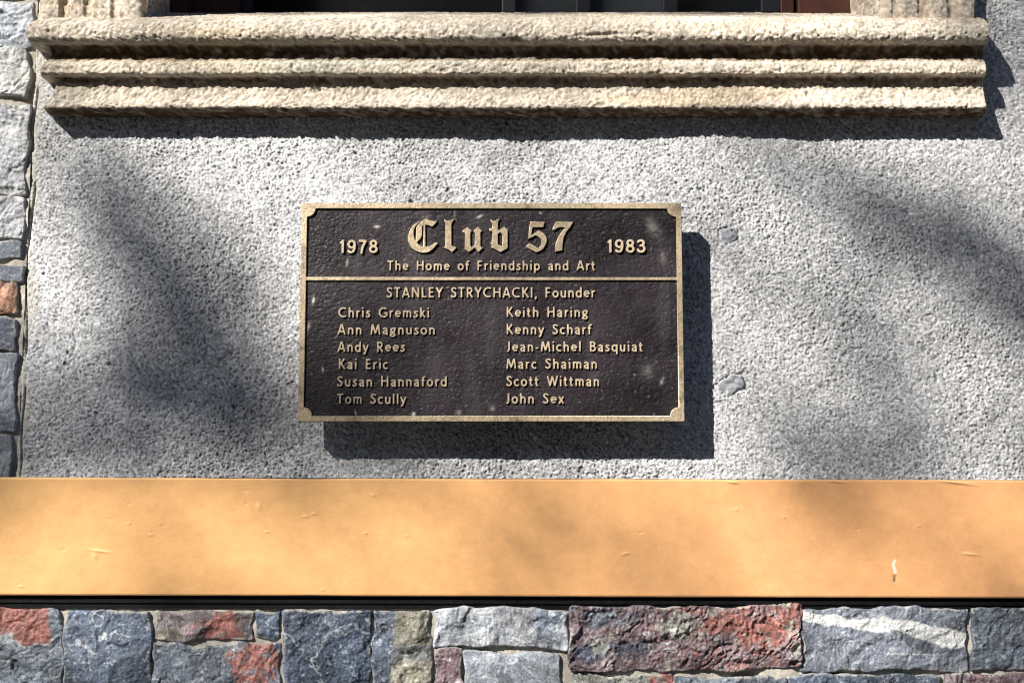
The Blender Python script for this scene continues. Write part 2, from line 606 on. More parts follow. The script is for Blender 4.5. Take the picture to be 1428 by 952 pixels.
base_z = 0.0
lower = thing('rubble_wall', 'rough blue-grey and red rubble stone wall at the foot, under the orange board', 'stone wall', (0, 0, 0))
lower_stones = [
    (rect(-74, 850, 84, 990), painter(SLATE, .2, .5, extra=red_corner), 7, 1.0),
    (rect(90, 850, 209, 992, 0, 0), painter(NAVY, .22, .7), 8, .8),
    (rect(218, 851, 351, 891, 0, 1), painter((.15, .13, .14), .25, .4, ((RED, .62, .55, .4, .5, .5), (TAN, .05, .8, .3, .35, .6))), 6, 1.1),
    (rect(358, 852, 389, 889), painter((.07, .10, .15), .25, .4), 7, 1.1),
    (rect(213, 897, 390, 990), painter(SLATE, .2, .8, ((RED, .86, .36, .20, .50, .25),)), 7, .9),
    (rect(397, 853, 515, 992), painter((.055, .075, .115), .25, 1.0), 9, 1.25),
    (rect(520, 849, 601, 992, 0, 1), painter(NAVY, .2, .3, extra=tan_diag), 8, .9),
    (rect(609, 846, 789, 899, 0, 2, 3, -1), painter(PALE, .2, .5, ((SLATE, .85, .4, .2, .5, .6),)), 9, .9),
    (rect(606, 903, 644, 992), painter(PURP, .25, .3), 7, 1.0),
    (((649, 906), (775, 911), (789, 992), (649, 992)), painter((.27, .30, .35), .12, .3, extra=sun_star), 8, .5),
    (rect(798, 843, 1114, 933, 3, 0, -2, 2), painter(PURP, .3, .5, ((SLATE, .12, .2, .16, .2, .6), (RED, .78, .3, .24, .42, .5), ((.05, .06, .09), .22, .65, .2, .2, .6), ((.30, .31, .28), .47, .3, .05, .3, .3)), extra=red_speckle), 10, 2.1),
    (rect(799, 939, 936, 995), painter((.20, .21, .19), .25, .5, (((.3, .12, .11), .9, .2, .15, .4, .5),)), 6, 1.0),
    (rect(942, 943, 1094, 995), painter(SLATE, .25, .6), 6, 1.0),
    (rect(1119, 846, 1349, 933, 0, 0), painter((.13, .147, .185), .2, .3, extra=white_band), 8, .8),
    (rect(1100, 940, 1311, 995, 0, 0), painter(NAVY, .25, .9), 7, 1.1),
    (rect(1317, 940, 1470, 995), painter(PURP, .25, .5), 7, 1.1),
    (rect(1357, 846, 1510, 932), painter(SLATE, .25, .9, (((.25, .3, .37), .5, .75, .3, .3, .6),)), 8, 1.1),
    (rect(1478, 940, 1640, 1000), painter(SLATE, .2, .4), 7, 1.0),
    (rect(1520, 846, 1700, 932), painter(PALE, .2, .4), 8, 1.0),
    (rect(-260, 850, -84, 985), painter(PALE, .2, .4), 8, 1.0),
]
rr = random.Random(5)
for x in (1708, 1850, 1990):
    lower_stones.append((rect(x, 848, x + 134, 990), painter(SLATE, .2, .5), 7, 1.0))
for row in range(2):
    y0 = 1000 + row * 82
    x = -255
    while x < 2090:
        w_ = rr.randint(100, 210)
        lower_stones.append((rect(x, y0, x + w_ - 8, y0 + 74), painter(rr.choice([SLATE, NAVY, PURP, PALE, TAN]), .2, .5), 7, 1.0))
        x += w_
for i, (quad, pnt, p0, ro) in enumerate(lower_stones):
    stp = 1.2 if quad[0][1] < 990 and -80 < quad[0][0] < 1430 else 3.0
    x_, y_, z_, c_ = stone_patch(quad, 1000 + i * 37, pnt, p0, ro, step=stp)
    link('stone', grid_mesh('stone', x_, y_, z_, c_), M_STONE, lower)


def mortar_sheet(name, x0, x1, z0, z1, p, seed, parent, step=2.0, amp=1.0, tint=(0.42, 0.40, 0.36)):
    nx, nz = int((x1 - x0) / (step * S)), int((z1 - z0) / (step * S))
    X, Z = np.meshgrid(np.linspace(x0, x1, nx), np.linspace(z0, z1, nz))
    h = fbm(nz, nx, 8, seed, 4, .6) * amp + p
    t = np.exp(0.14 * fbm(nz, nx, 10, seed + 1, 5, .7))
    c = t[..., None] * np.array(tint)
    return link(name, grid_mesh(name, X, -h * S, Z, c, flip=True), M_MORTAR, parent)


zt = W(714, 847)[1]
mortar_sheet('mortar', W(-280, 900)[0], W(2150, 900)[0], W(714, 1180)[1], zt, 1.8, 700, lower)
link('footing', box_mesh('footing', W(-600, 900)[0] , W(2000, 900)[0], -0.006, 0.25, -0.05, W(714, 1180)[1] - 0.001), M_MORTAR, lower)

# pier on the left
pier = thing('stone_pier', 'weathered pale rubble stones stacked in a column left of the stucco', 'stone pier', (xe - 0.1, 0, 0))
PB = (0.46, 0.48, 0.51)
rows = [(-330, -235, PALE, 1), (-230, -120, SLATE, 1), (-115, -6, PALE, 1), (0, 63, (.27, .30, .345), 1.3), (68, 132, (.33, .34, .35), 1.3), (141, 268, (.46, .48, .52), 1.3), (273, 331, (.45, .47, .51), 1.0),
        (335, 361, (.11, .13, .16), .7), (367, 388, (.17, .20, .26), .9), (391, 439, (.26, .17, .135), 1.0), (442, 487, (.10, .12, .17), .9),
        (494, 602, (.21, .235, .28), .9), (607, 668, (.30, .32, .36), .7), (672, 760, PALE, 1), (764, 842, SLATE, 1)]
for i, (y0, y1, c0, ro) in enumerate(rows):
    # right edge follows the vertical joint
    def rx(y):
        lo, hi = -50, 120
        for _ in range(30):
            m = (lo + hi) / 2
            if W(m, y)[0] < xe:
                lo = m
            else:
                hi = m
        return lo
    off = rr.choice([3, 4, 5])
    xl = -125 + rr.randint(-20, 20)
    pats = (((.32, .17, .11), .85, .6, .25, .4, .5),) if i == 9 else ()
    quad = ((xl, y0), (rx(y0) - off, y0 + rr.randint(-2, 2)), (rx(y1) - off, y1 + rr.randint(-2, 2)), (xl, y1))
    x_, y_, z_, c_ = stone_patch(quad, 5000 + i * 41, painter(c0, .12, .35, pats, vein_col=(.55, .55, .55)), 6, ro, bulge=1.5)
    link('stone', grid_mesh('stone', x_, y_, z_, c_), M_STONE, pier)
    x_, y_, z_, c_ = stone_patch(((xl - 170, y0), (xl - 8, y0), (xl - 8, y1), (xl - 170, y1)), 8000 + i * 41, painter(rr.choice([SLATE, PALE, PB]), .15, .4), 6, ro, step=3)
    link('stone', grid_mesh('stone', x_, y_, z_, c_), M_STONE, pier)
mortar_sheet('mortar', W(-320, 400)[0], xe + 0.0045, z_lo, z_hi, -0.8, 760, pier, amp=1.4, tint=(0.44, 0.41, 0.35))

# ------------------------------------------------------------------ window: sill, jambs, frame, glass
win = thing('window', 'window with moulded sandstone sill and fluted jambs, dark glass, above the plaque', 'window', (0, 0, W(714, 160)[1]))


def prof_pt(p, y):
    return (p, W(714, y, p)[1])


# silhouette of the sill: (stand-off in pixels, photo row)
raw = [(-170, 18), (-60, 21), (20, 25), (40, 27), (50, 30), (56, 36), (59, 44), (58, 52), (53, 58), (46, 61), (38, 63), (33, 68), (31, 75), (33, 82), (38, 86), (42, 88),
       (43, 92), (43, 102), (40, 104.5), (32, 106), (27, 109), (26, 112), (25, 119), (27, 128), (31.5, 138), (36, 143), (38, 146), (38, 150), (34, 153), (20, 158), (0, 165), (-6, 167)]
pp = np.array([prof_pt(p * 0.93 if p > 0 else p, y) for p, y in raw])
pp[:, 0] *= S
seg = np.hypot(np.diff(pp[:, 0]), np.diff(pp[:, 1]))
acc = np.concatenate([[0], np.cumsum(seg)])
npf = int(acc[-1] / (1.45 * S))
ts = np.linspace(0, acc[-1], npf)
pr = np.interp(ts, acc, pp[:, 0])
pz = np.interp(ts, acc, pp[:, 1])
for _ in range(3):
    pr[1:-1] = 0.25 * pr[:-2] + 0.5 * pr[1:-1] + 0.25 * pr[2:]
    pz[1:-1] = 0.25 * pz[:-2] + 0.5 * pz[1:-1] + 0.25 * pz[2:]
tx, tz = np.gradient(pr), np.gradient(pz)
ln = np.hypot(tx, tz) + 1e-9
nr, nz_ = -tz / ln, tx / ln            # outward normal in the (stand-off, height) plane
ncol = 950
xL0 = W(113, 100)[0]
xR0 = W(1362, 100)[0]
xr_ = np.linspace(0, 1, ncol)
prS = pr[:, None]
xleft = xL0 - 1.15 * np.clip(prS, 0, 1) + 0 * xr_[None]
xright = xR0 + 0.10 * np.clip(prS - 0.03, 0, 1)
XS = xleft + (xright - xleft) * xr_[None]
nn = gauss_noise(npf, ncol, 0.85, 301) * 0.85 + gauss_noise(npf, ncol, 1.7, 302) * 0.38
nn = np.minimum(nn, 0.7)
lowf = gauss_noise(npf, ncol, 5, 303, 14) * 0.25 + gauss_noise(npf, ncol, 12, 304, 60) * 0.32 + gauss_noise(npf, ncol, 3.2, 308) * 0.3
chips = -3.0 * sm(gauss_noise(npf, ncol, 3.5, 305, 5), 2.1, 2.8)
# a gouge on the roll, right of the middle
gx, gz = W(838, 47, 58)
gou = np.exp(-((XS - gx) / (26 * S)) ** 2 - ((pz[:, None] - gz - 0.05 * (XS - gx)) / (2.6 * S)) ** 2) * 5 * (pr[:, None] > 0.03)
disp = (nn * 0.9 + lowf + chips - gou) * S
YS = -(prS + nr[:, None] * disp)
ZS = pz[:, None] + nz_[:, None] * disp + 0 * XS
# close the ends: rings that fall back to the wall
def cap(side):
    k = 14
    j = 0 if side < 0 else -1
    cols = []
    for q in range(1, k + 1):
        t = q / k
        yy = YS[:, j] * (1 - t) + 0.008 * t
        jit = gauss_noise(npf, 1, 1.2, 400 + q + (0 if side < 0 else 50))[:, 0] * 0.8 * S
        xx = XS[:, j] - side * -1 * 0 + jit * (1 - t) + (-side) * -1 * 0
        cols.append((xx + side * 0.003 * math.sin(math.pi * t), yy, ZS[:, j]))
    return cols
capL = cap(-1)[::-1]
capR = cap(1)
XS2 = np.column_stack([c[0] for c in capL] + [XS] + [c[0] for c in capR])
YS2 = np.column_stack([c[1] for c in capL] + [YS] + [c[1] for c in capR])
ZS2 = np.column_stack([c[2] for c in capL] + [ZS] + [c[2] for c in capR])
nyS, nxS = XS2.shape


def sand_color(ny, nx, seed, dark=None):
    c = np.ones((ny, nx, 3)) * np.array((0.53, 0.47, 0.395))
    c *= np.exp(0.10 * fbm(ny, nx, 30, seed, 5, .7))[..., None]
    c = mixc(c, (0.46, 0.36, 0.22), sm(gauss_noise(ny, nx, 6, seed + 2, 50), 0.4, 1.8) * 0.4)   # ochre weathering
    c = mixc(c, (0.42, 0.43, 0.36), sm(gauss_noise(ny, nx, 10, seed + 3, 40), 0.9, 2.0) * 0.5)
    g = gauss_noise(ny, nx, 0.8, seed + 4)
    c = c * np.exp(0.17 * g)[..., None]
    c = mixc(c, (0.24, 0.19, 0.14), sm(-gauss_noise(ny, nx, 1.4, seed + 5), 1.1, 2.2) * 0.6)
    return c


cS = sand_color(nyS, nxS, 320)
pS = np.concatenate([[0] * 0]) if False else None
# shade painted into the stone colour: coves, groove and underside darkened
recess_shade = ((pz < W(714, 62, 40)[1]) & (pz > W(714, 83, 38)[1])) | ((pz < W(714, 150, 38)[1]))
recess_shade = recess_shade.astype(float) + 0.75 * ((pz < W(714, 103.5, 40)[1]) & (pz > W(714, 116, 25)[1])) + 0.3 * ((pz < W(714, 116, 25)[1]) & (pz > W(714, 124, 25)[1]))
recess_shade = np.convolve(recess_shade.astype(float), np.ones(5) / 5, 'same')
cS = mixc(cS, (0.10, 0.062, 0.036), np.clip(recess_shade[:, None] * (0.88 + 0.2 * gauss_noise(nyS, nxS, 2, 330)), 0, 1))
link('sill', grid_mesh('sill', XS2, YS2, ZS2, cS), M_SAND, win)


def jamb(xa, xb, flutes, reveal_side, seed):
    """fluted pilaster: plan section swept upwards"""
    pts = []
    F0 = 29.0
    xw = lambda q, p=F0: W(q, 12, p)[0]
    if reveal_side > 0:        # left jamb: front, then the reveal running into the opening
        pts += [(xw(xa) , -8.0), (xw(xa), 18), (xw(xa + 8), F0)]
    xs_ = np.arange(xa + 10, xb - 4, 1.5)
    f = []
    for q in xs_:
        d_ = 0
        for fx, fw, fd in flutes:
            d_ = max(d_, fd * max(0, 1 - ((q - fx) / fw) ** 2) ** 0.5)
        f.append((xw(q), F0 - d_))
    if reveal_side > 0:
        pts += f + [(xw(xb), F0 - 2)]
        pts += [(xw(xb) + 0.0015, v) for v in np.arange(F0 - 5, -170, -3)]
    else:
        pts += [(xw(xa) - 0.0015, v) for v in np.arange(-170, F0 - 3, 3)]
        pts += [(xw(xa), F0 - 2)] + f + [(xw(xb - 4), F0), (xw(xb), 18), (xw(xb), -8)]
    a = np.array(pts)
    z0, z1 = W(714, 27, 29)[1] - 0.006, z_hi
    zz = np.concatenate([np.arange(z0, W(714, -30)[1], 1.6 * S), np.arange(W(714, -30)[1], z1, 8 * S)])
    ny, nx = len(zz), len(a)
    seg = np.hypot(np.gradient(a[:, 0]), np.gradient(a[:, 1] * S)) + 1e-9
    nxn = np.gradient(a[:, 1] * S) / seg
    nyn = -np.gradient(a[:, 0]) / seg
    nxn = np.convolve(np.pad(nxn, 2, 'edge'), np.ones(5) / 5, 'valid')
    nyn = np.convolve(np.pad(nyn, 2, 'edge'), np.ones(5) / 5, 'valid')
    dsp = (np.minimum(fbm(ny, nx, 1.6, seed, 2) * 1.0, .8) + gauss_noise(ny, nx, 6, seed + 1) * 0.7) * S
    X = a[:, 0][None] + 0 * zz[:, None]
    Y = -a[:, 1][None] * S + 0 * zz[:, None]
    # flutes stop above the sill
    stop = sm(zz, W(714, 29, 29)[1] - .001, W(714, 22, 29)[1])[:, None]
    isf = ((a[:, 1] < F0) & (a[:, 1] > F0 - 12) & (np.abs(a[:, 1]) > 5))[None]
    Y = np.where(isf, lerp(-F0 * S, Y, stop), Y)
    X = X - nxn[None] * dsp * 1.0
    Y = Y + nyn[None] * dsp
    c = sand_color(ny, nx, seed + 9)
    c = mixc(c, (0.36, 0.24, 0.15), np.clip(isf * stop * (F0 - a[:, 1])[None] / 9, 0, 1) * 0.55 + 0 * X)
    return link('jamb', grid_mesh('jamb', X, Y, Z_(zz, nx), c, flip=True), M_SAND, win)


def Z_(zz, nx):
    return zz[:, None].repeat(nx, 1)


jamb(52, 197, [(88, 6, 7), (123, 6, 6), (160, 6, 4)], 1, 500)
jamb(1229, 1362, [(1250, 6, 3), (1289, 9, 5), (1330, 9, 5)], -1, 540)

PD = -140.0          # plane of the window frame


def win_box(name, x0, x1, y0, y1, pf, pb, mat, bevel=0.0012, parent=None):
    """box seen between photo columns x0..x1 and rows y0 (top) .. y1 at depth pf, running back to pb"""
    wx0_, wx1_ = W(x0, 12, pf)[0], W(x1, 12, pf)[0]
    zt_ = z_hi if y0 is None else W(714, y0, pf)[1]
    zb_ = W(714, y1, pf)[1]
    return link(name, box_mesh(name, wx0_, wx1_, -pf * S, -pb * S, zb_, zt_, bevel), mat, parent or win)


fr = win_box('frame', 225, 262, None, 45, -128, -190, M_FRAME)
fr['label'] = 'dark red-brown outer stile of the window frame at left'
f2 = win_box('frame', 1113.5, 1190, None, 45, -138, -190, M_FRAME)
f2['label'] = 'red-brown outer stile of the window frame at right'
win_box('frame', 264, 334, None, 45, -150, -190, M_FRAME)
win_box('frame', 1089, 1107, None, 45, -150, -190, M_FRAME)
win_box('sash_rail', 336, 1087, 17.5, 45, -160, -190, M_SASH)
win_box('sash_stile', 336, 352, None, 17, -160, -190, M_SASH)
win_box('sash_stile', 1062, 1087, None, 17, -160, -190, M_SASH)
win_box('muntin', 804, 823, None, 17, -163, -186, M_SASH)
win_box('muntin', 700, 719, None, 17, -163, -186, M_SASH)
win_box('muntin', 925, 944, None, 17, -163, -186, M_SASH)
for xa, xb in ((352.5, 699.5), (719.5, 803.5), (823.5, 924.5), (944.5, 1061.5)):
    win_box('pane', xa, xb, None, 17.2, -172, -176, M_GLASS, 0)
win_box('screen', 719.5, 924.5, None, 17.4, -195, -197, M_BLIND, 0)
win_box('dark_backing', 190, 1240, None, 60, -215, -219, M_DARK, 0)
link('added_sky_cap', box_mesh('added_sky_cap', W(40, 12, 29)[0], W(1375, 12, 29)[0], -29 * S, 0.2, z_hi + .0005, z_hi + 0.2, .003), M_SAND, win)  # unseen cap over the opening, added to keep sky light out from above
win_box('inner_ledge', 200, 1230, 30, 60, -192, -214, M_DARK, 0)

# ------------------------------------------------------------------ painted board and black strip
board = thing('painted_board', 'long flat board painted orange ochre across the wall below the plaque', 'board', (0, 0, W(714, 835)[1]))
BP = 13.0
nx, nz = 1100, 130
uu, vv = np.meshgrid(np.linspace(-330, 2150, nx), np.linspace(0, 1, nz))
slope = (uu - 0) * 4.2 / 1428.0
ytop, ybot = 665 + slope, 829.5 + slope * .95
yy = lerp(ybot, ytop, vv)
xx_, zz_ = W(uu, yy, BP)
edgev = np.minimum(vv, 1 - vv) * 165
hb = BP + 0.35 * fbm(nz, nx, 25, 601, 3) - 1.6 * (1 - sm(edgev, 0, 2.0))
base = np.ones((nz, nx, 3)) * np.array((0.70, 0.41, 0.17))
base = mixc(base, (0.66, 0.35, 0.16), sm(uu, 150, 1150) + 0 * vv)
base = mixc(base, (0.66, 0.35, 0.15), sm(gauss_noise(nz, nx, 22, 610, 60), 0, 2.0) * 0.35)
# scrapes: a white nick with a dark end, flaked top edge, rub marks
rngb = np.random.default_rng(8)
nick = np.exp(-((uu - 1247 - 1.3 * np.sin(yy / 3.0)) / 1.6) ** 2) * sm(yy, 778, 781) * (1 - sm(yy, 798, 800))
base = mixc(base, (0.85, 0.82, 0.76), nick * 0.95)
nick2 = np.exp(-((uu - 1248 - (yy - 805) * -0.1) / 1.5) ** 2) * sm(yy, 800, 802) * (1 - sm(yy, 810, 812))
base = mixc(base, (0.06, 0.05, 0.04), nick2)
hb -= nick2 * 1.5 + nick * 0.4
for (mx, my, mw, mh, s_) in ((1352, 772, 10, 1.6, 1.0), (1330, 672, 26, 1.8, 1.4), (1022, 672, 8, 1.6, 1.2), (1165, 671, 12, 1.2, 1), (140, 768, 14, 1.6, .8), (132, 775, 3, 5, .7), (361, 706, 3, 5, .7)):
    k = np.exp(-((uu - mx) / mw) ** 2 - ((yy - my - 0.12 * (uu - mx)) / mh) ** 2)
    hb += k * s_ * 1.6
    base = mixc(base, (0.80, 0.52, 0.27), np.clip(k, 0, 1) * 0.5)
for _ in range(24):
    mx, my = rngb.uniform(-50, 1480), rngb.uniform(674, 824)
    k = np.exp(-((uu - mx) / rngb.uniform(1.5, 3)) ** 2 - ((yy - my) / 1.3) ** 2)
    hb += k * rngb.choice([-1, 1.2]) * 1.0
zz_b = zz_
me = grid_mesh('board_face', xx_, -hb * S, zz_, base, flip=True)
link('board_face', me, M_PAINT, board)
# body of the board behind its face
bx0, bx1 = xx_[0, 0], xx_[0, -1]


def prism(name, pts, x0, z0, x1, z1, mat, parent):
    """section (stand-off px, dz metres) swept from (x0, z0) to (x1, z1)"""
    X = np.array([[x0] * (len(pts) + 1), [x1] * (len(pts) + 1)])
    P_ = np.array([[p for p, _ in pts] + [pts[0][0]]] * 2)
    Zq = np.array([[z + d_ for _, d_ in pts] + [z + pts[0][1]] for z in (z0, z1)])
    return link(name, grid_mesh(name, X, -P_ * S, Zq, None, smooth=False), mat, parent)


zl_t, zr_t = zz_[-1, 0], zz_[-1, -1]
zl_b, zr_b = zz_[0, 0], zz_[0, -1]
hgt = zl_t - zl_b
body = prism('board_body', [(-4, 0), (BP - 1.6, 0), (BP - 1.6, hgt), (-4, hgt)], bx0, zl_b, bx1, zr_b, M_BLACK, board)
tone_body = prism
# black angle under the board
zk = zl_b - W(714, 832)[1]
strip = thing('metal_strip', 'thin black metal strip in the gap between the orange board and rubble stones', 'metal strip', (0, 0, zl_b))
prism('strip_web', [(-4, -0.0150), (4.2, -0.0150), (4.2, -0.0006), (-4, -0.0006)], bx0, zl_b, bx1, zr_b, M_BLACK, strip)
prism('strip_lip', [(4.4, -0.0086), (6.4, -0.0086), (6.4, -0.0038), (4.4, -0.0038)], bx0, zl_b, bx1, zr_b, M_BLACK, strip)

# ------------------------------------------------------------------ outlines -> solids
def solid_from_loops(name, loops, depth, bev):
    cu = bpy.data.curves.new(name, 'CURVE')
    cu.dimensions = '2D'
    cu.fill_mode = 'BOTH'
    for lp in loops:
        sp = cu.splines.new('POLY')
        sp.points.add(len(lp) - 1)
        for q, (x, y) in zip(sp.points, lp):
            q.co = (x, y, 0, 1)
        sp.use_cyclic_u = True
    cu.extrude = depth / 2 - bev
    cu.bevel_depth = bev
    cu.bevel_resolution = 1
    cu.offset = -bev
    ob = bpy.data.objects.new('tmp', cu)
    COL.objects.link(ob)
    dg = bpy.context.evaluated_depsgraph_get()
    me = bpy.data.meshes.new_from_object(ob.evaluated_get(dg))
    bpy.data.objects.remove(ob)
    bpy.data.curves.remove(cu)
    me.name = name
    n = len(me.vertices)
    co = np.empty(n * 3, np.float32)
    me.vertices.foreach_get('co', co)
    co = co.reshape(-1, 3)
    out = np.stack([co[:, 0], -(co[:, 2] + depth / 2), co[:, 1]], -1)
    me.vertices.foreach_set('co', out.astype(np.float32).ravel())
    me.update()
    return me


def simplify(pts, tol):
    if len(pts) < 4:
        return pts
    keep_ = [False] * len(pts)
    keep_[0] = keep_[-1] = True
    st_ = [(0, len(pts) - 1)]
    while st_:
        a, b_ = st_.pop()
        if b_ - a < 2:
            continue
        (ax, ay), (bx, by) = pts[a], pts[b_]
        L_ = math.hypot(bx - ax, by - ay)
        best, bi = -1, a
        for i in range(a + 1, b_):
            x, y = pts[i]
            d_ = abs((bx - ax) * (ay - y) - (ax - x) * (by - ay)) / L_ if L_ > 1e-9 else math.hypot(x - ax, y - ay)
            if d_ > best:
                best, bi = d_, i
        if best > tol:
            keep_[bi] = True
            st_ += [(a, bi), (bi, b_)]
    return [p for p, k in zip(pts, keep_) if k]


def contours(Fd, x0, y0, dx):
    """closed iso-lines (value 0) of a field, inside negative"""
    ny, nx = Fd.shape
    nxt = {}

    def ex(i, j):       # crossing on the horizontal edge (i,j)-(i,j+1)
        a, b_ = Fd[i, j], Fd[i, j + 1]
        return (x0 + (j + a / (a - b_)) * dx, y0 + i * dx)

    def ey(i, j):
        a, b_ = Fd[i, j], Fd[i + 1, j]
        return (x0 + j * dx, y0 + (i + a / (a - b_)) * dx)
    ins = Fd < 0
    code = (ins[:-1, :-1] * 1 + ins[:-1, 1:] * 2 + ins[1:, 1:] * 4 + ins[1:, :-1] * 8)
    for i, j in zip(*np.nonzero((code > 0) & (code < 15))):
        c = code[i, j]
        B, R_, T, L_ = ('h', i, j), ('v', i, j + 1), ('h', i + 1, j), ('v', i, j)
        segs = {1: [(L_, B)], 2: [(B, R_)], 3: [(L_, R_)], 4: [(R_, T)], 5: [(L_, T), (R_, B)], 6: [(B, T)], 7: [(L_, T)], 8: [(T, L_)],
                9: [(T, B)], 10: [(B, L_), (T, R_)], 11: [(T, R_)], 12: [(R_, L_)], 13: [(R_, B)], 14: [(B, L_)]}[int(c)]
        for a, b_ in segs:
            nxt[a] = b_
    loops = []
    while nxt:
        s0 = next(iter(nxt))
        cur, lp = s0, []
        while cur in nxt:
            k, i, j = cur
            lp.append(ex(i, j) if k == 'h' else ey(i, j))
            cur = nxt.pop(cur)
        if len(lp) > 8:
            h_ = len(lp) // 2
            q = simplify(lp[:h_ + 1], 0.006)[:-1] + simplify(lp[h_:] + lp[:1], 0.006)[:-1]
            loops.append(q)
    return loops


def arc(cx, cy, rx, ry, a0, a1, n=16):
    return [(cx + rx * math.cos(math.radians(a0 + (a1 - a0) * i / n)), cy + ry * math.sin(math.radians(a0 + (a1 - a0) * i / n))) for i in range(n + 1)]


def spl(pts, n=7):
    out = []
    P_ = [pts[0]] + list(pts) + [pts[-1]]
    for i in range(1, len(P_) - 2):
        p0, p1, p2, p3 = P_[i - 1:i + 3]
        for k in range(n):
            t = k / n
            out.append(tuple(0.5 * (2 * p1[d] + (p2[d] - p0[d]) * t + (2 * p0[d] - 5 * p1[d] + 4 * p2[d] - p3[d]) * t * t + (3 * p1[d] - p0[d] - 3 * p2[d] + p3[d]) * t ** 3) for d in (0, 1)))
    out.append(pts[-1])
    return out


HW = 0.078
X_ = 0.69          # x-height
G = {}
G['A'] = (.74, [[(.06, 0), (.36, 1)], [(.38, 1), (.68, 0)], [(.17, .29), (.57, .29)]])
G['B'] = (.62, [[(.12, 0), (.12, 1)], [(.1, .922), (.32, .922)] + arc(.32, .74, .17, .182, 88, -88) + [(.1, .555)], [(.1, .52), (.34, .52)] + arc(.34, .3, .2, .222, 88, -88) + [(.1, .078)]])
G['C'] = (.78, [arc(.47, .5, .39, .425, 52, 308, 26)])
G['E'] = (.56, [[(.12, 0), (.12, 1)], [(.1, .922), (.5, .922)], [(.1, .52), (.46, .52)], [(.1, .078), (.51, .078)]])
G['F'] = (.54, [[(.12, 0), (.12, 1)], [(.1, .922), (.5, .922)], [(.1, .50), (.45, .50)]])
G['G'] = (.84, [arc(.47, .5, .39, .425, 50, 330, 26), [(.5, .44), (.84, .44)], [(.77, .44), (.77, .14)]])
G['H'] = (.76, [[(.12, 0), (.12, 1)], [(.64, 0), (.64, 1)], [(.12, .52), (.64, .52)]])
G['I'] = (.24, [[(.12, 0), (.12, 1)]])
G['J'] = (.40, [[(.28, 1), (.28, .28)] + arc(.08, .24, .2, .2, 0, -80)])
G['K'] = (.66, [[(.12, 0), (.12, 1)], [(.16, .45), (.56, 1)], [(.24, .56), (.62, 0)]])
G['L'] = (.52, [[(.12, 0), (.12, 1)], [(.1, .078), (.5, .078)]])
G['M'] = (.92, [[(.08, 0), (.18, 1)], [(.2, 1), (.46, .12)], [(.46, .12), (.72, 1)], [(.74, 1), (.84, 0)]])
G['N'] = (.78, [[(.12, 0), (.12, 1)], [(.14, .96), (.64, .04)], [(.66, 0), (.66, 1)]])
G['R'] = (.64, [[(.12, 0), (.12, 1)], [(.1, .922), (.3, .922)] + arc(.3, .70, .2, .222, 88, -88) + [(.1, .478)], [(.28, .47), (.58, 0)]])
G['S'] = (.56, [spl([(.47, .83), (.38, .905), (.27, .925), (.15, .86), (.12, .74), (.2, .61), (.33, .51), (.43, .4), (.46, .25), (.38, .12), (.25, .07), (.14, .1), (.06, .18)])])
G['T'] = (.62, [[(.31, 0), (.31, .96)], [(.02, .922), (.60, .922)]])
G['W'] = (1.02, [[(.05, 1), (.28, .03)], [(.28, .03), (.50, .97)], [(.50, .97), (.73, .03)], [(.73, .03), (.97, 1)]])
G['Y'] = (.66, [[(.04, 1), (.33, .46)], [(.62, 1), (.33, .46)], [(.33, .5), (.33, 0)]])
r = .245
G['o'] = (.60, [arc(.30, X_ / 2, .225, X_ / 2 - .065, 0, 360, 28)])
G['c'] = (.50, [arc(.30, X_ / 2, .225, X_ / 2 - .065, 52, 308, 20)])
G['e'] = (.57, [[(.08, .37), (.50, .37)] + arc(.29, X_ / 2 + .02, .215, X_ / 2 - .085, 5, 318, 24)])
G['a'] = (.54, [spl([(.1, .56), (.2, .62), (.3, .62), (.4, .55), (.42, .44), (.42, .2), (.43, 0)]), spl([(.42, .38), (.25, .365), (.12, .27), (.11, .16), (.2, .07), (.31, .09), (.42, .2)])])
G['d'] = (.60, [arc(.29, X_ / 2, .21, X_ / 2 - .065, 0, 360, 26), [(.50, 0), (.50, 1)]])
G['q'] = (.60, [arc(.29, X_ / 2, .21, X_ / 2 - .065, 0, 360, 26), [(.50, X_), (.50, -.26)]])
G['p'] = (.60, [arc(.32, X_ / 2, .21, X_ / 2 - .065, 0, 360, 26), [(.11, X_), (.11, -.26)]])
G['f'] = (.36, [[(.15, 0), (.15, .76)] + arc(.33, .76, .18, .165, 180, 78, 10), [(0, .60), (.34, .60)]])
G['g'] = (.56, [arc(.27, .44, .17, .18, 0, 360, 22), [(.34, .60), (.54, .61)], spl([(.17, .28), (.12, .2), (.2, .13), (.38, .1), (.46, -.02), (.38, -.14), (.24, -.17), (.1, -.13), (.07, -.03), (.17, .08)])])
G['h'] = (.58, [[(.11, 0), (.11, 1)], [(.11, .42)] + arc(.29, .43, .18, .19, 180, 0, 14) + [(.47, 0)]])
G['i'] = (.22, [[(.11, 0), (.11, X_)], [(.11, .83), (.11, .98)]])
G['k'] = (.54, [[(.11, 0), (.11, 1)], [(.13, .28), (.43, X_)], [(.2, .38), (.50, 0)]])
G['l'] = (.22, [[(.11, 0), (.11, 1)]])
G['m'] = (.86, [[(.11, 0), (.11, X_)], [(.11, .44)] + arc(.27, .45, .16, .175, 180, 0, 12) + [(.43, 0)], [(.43, .44)] + arc(.59, .45, .16, .175, 180, 0, 12) + [(.75, 0)]])
G['n'] = (.58, [[(.11, 0), (.11, X_)], [(.11, .42)] + arc(.29, .43, .18, .19, 180, 0, 14) + [(.47, 0)]])
G['r'] = (.38, [[(.11, 0), (.11, X_)], [(.11, .4)] + arc(.31, .42, .2, .2, 180, 78, 8)])
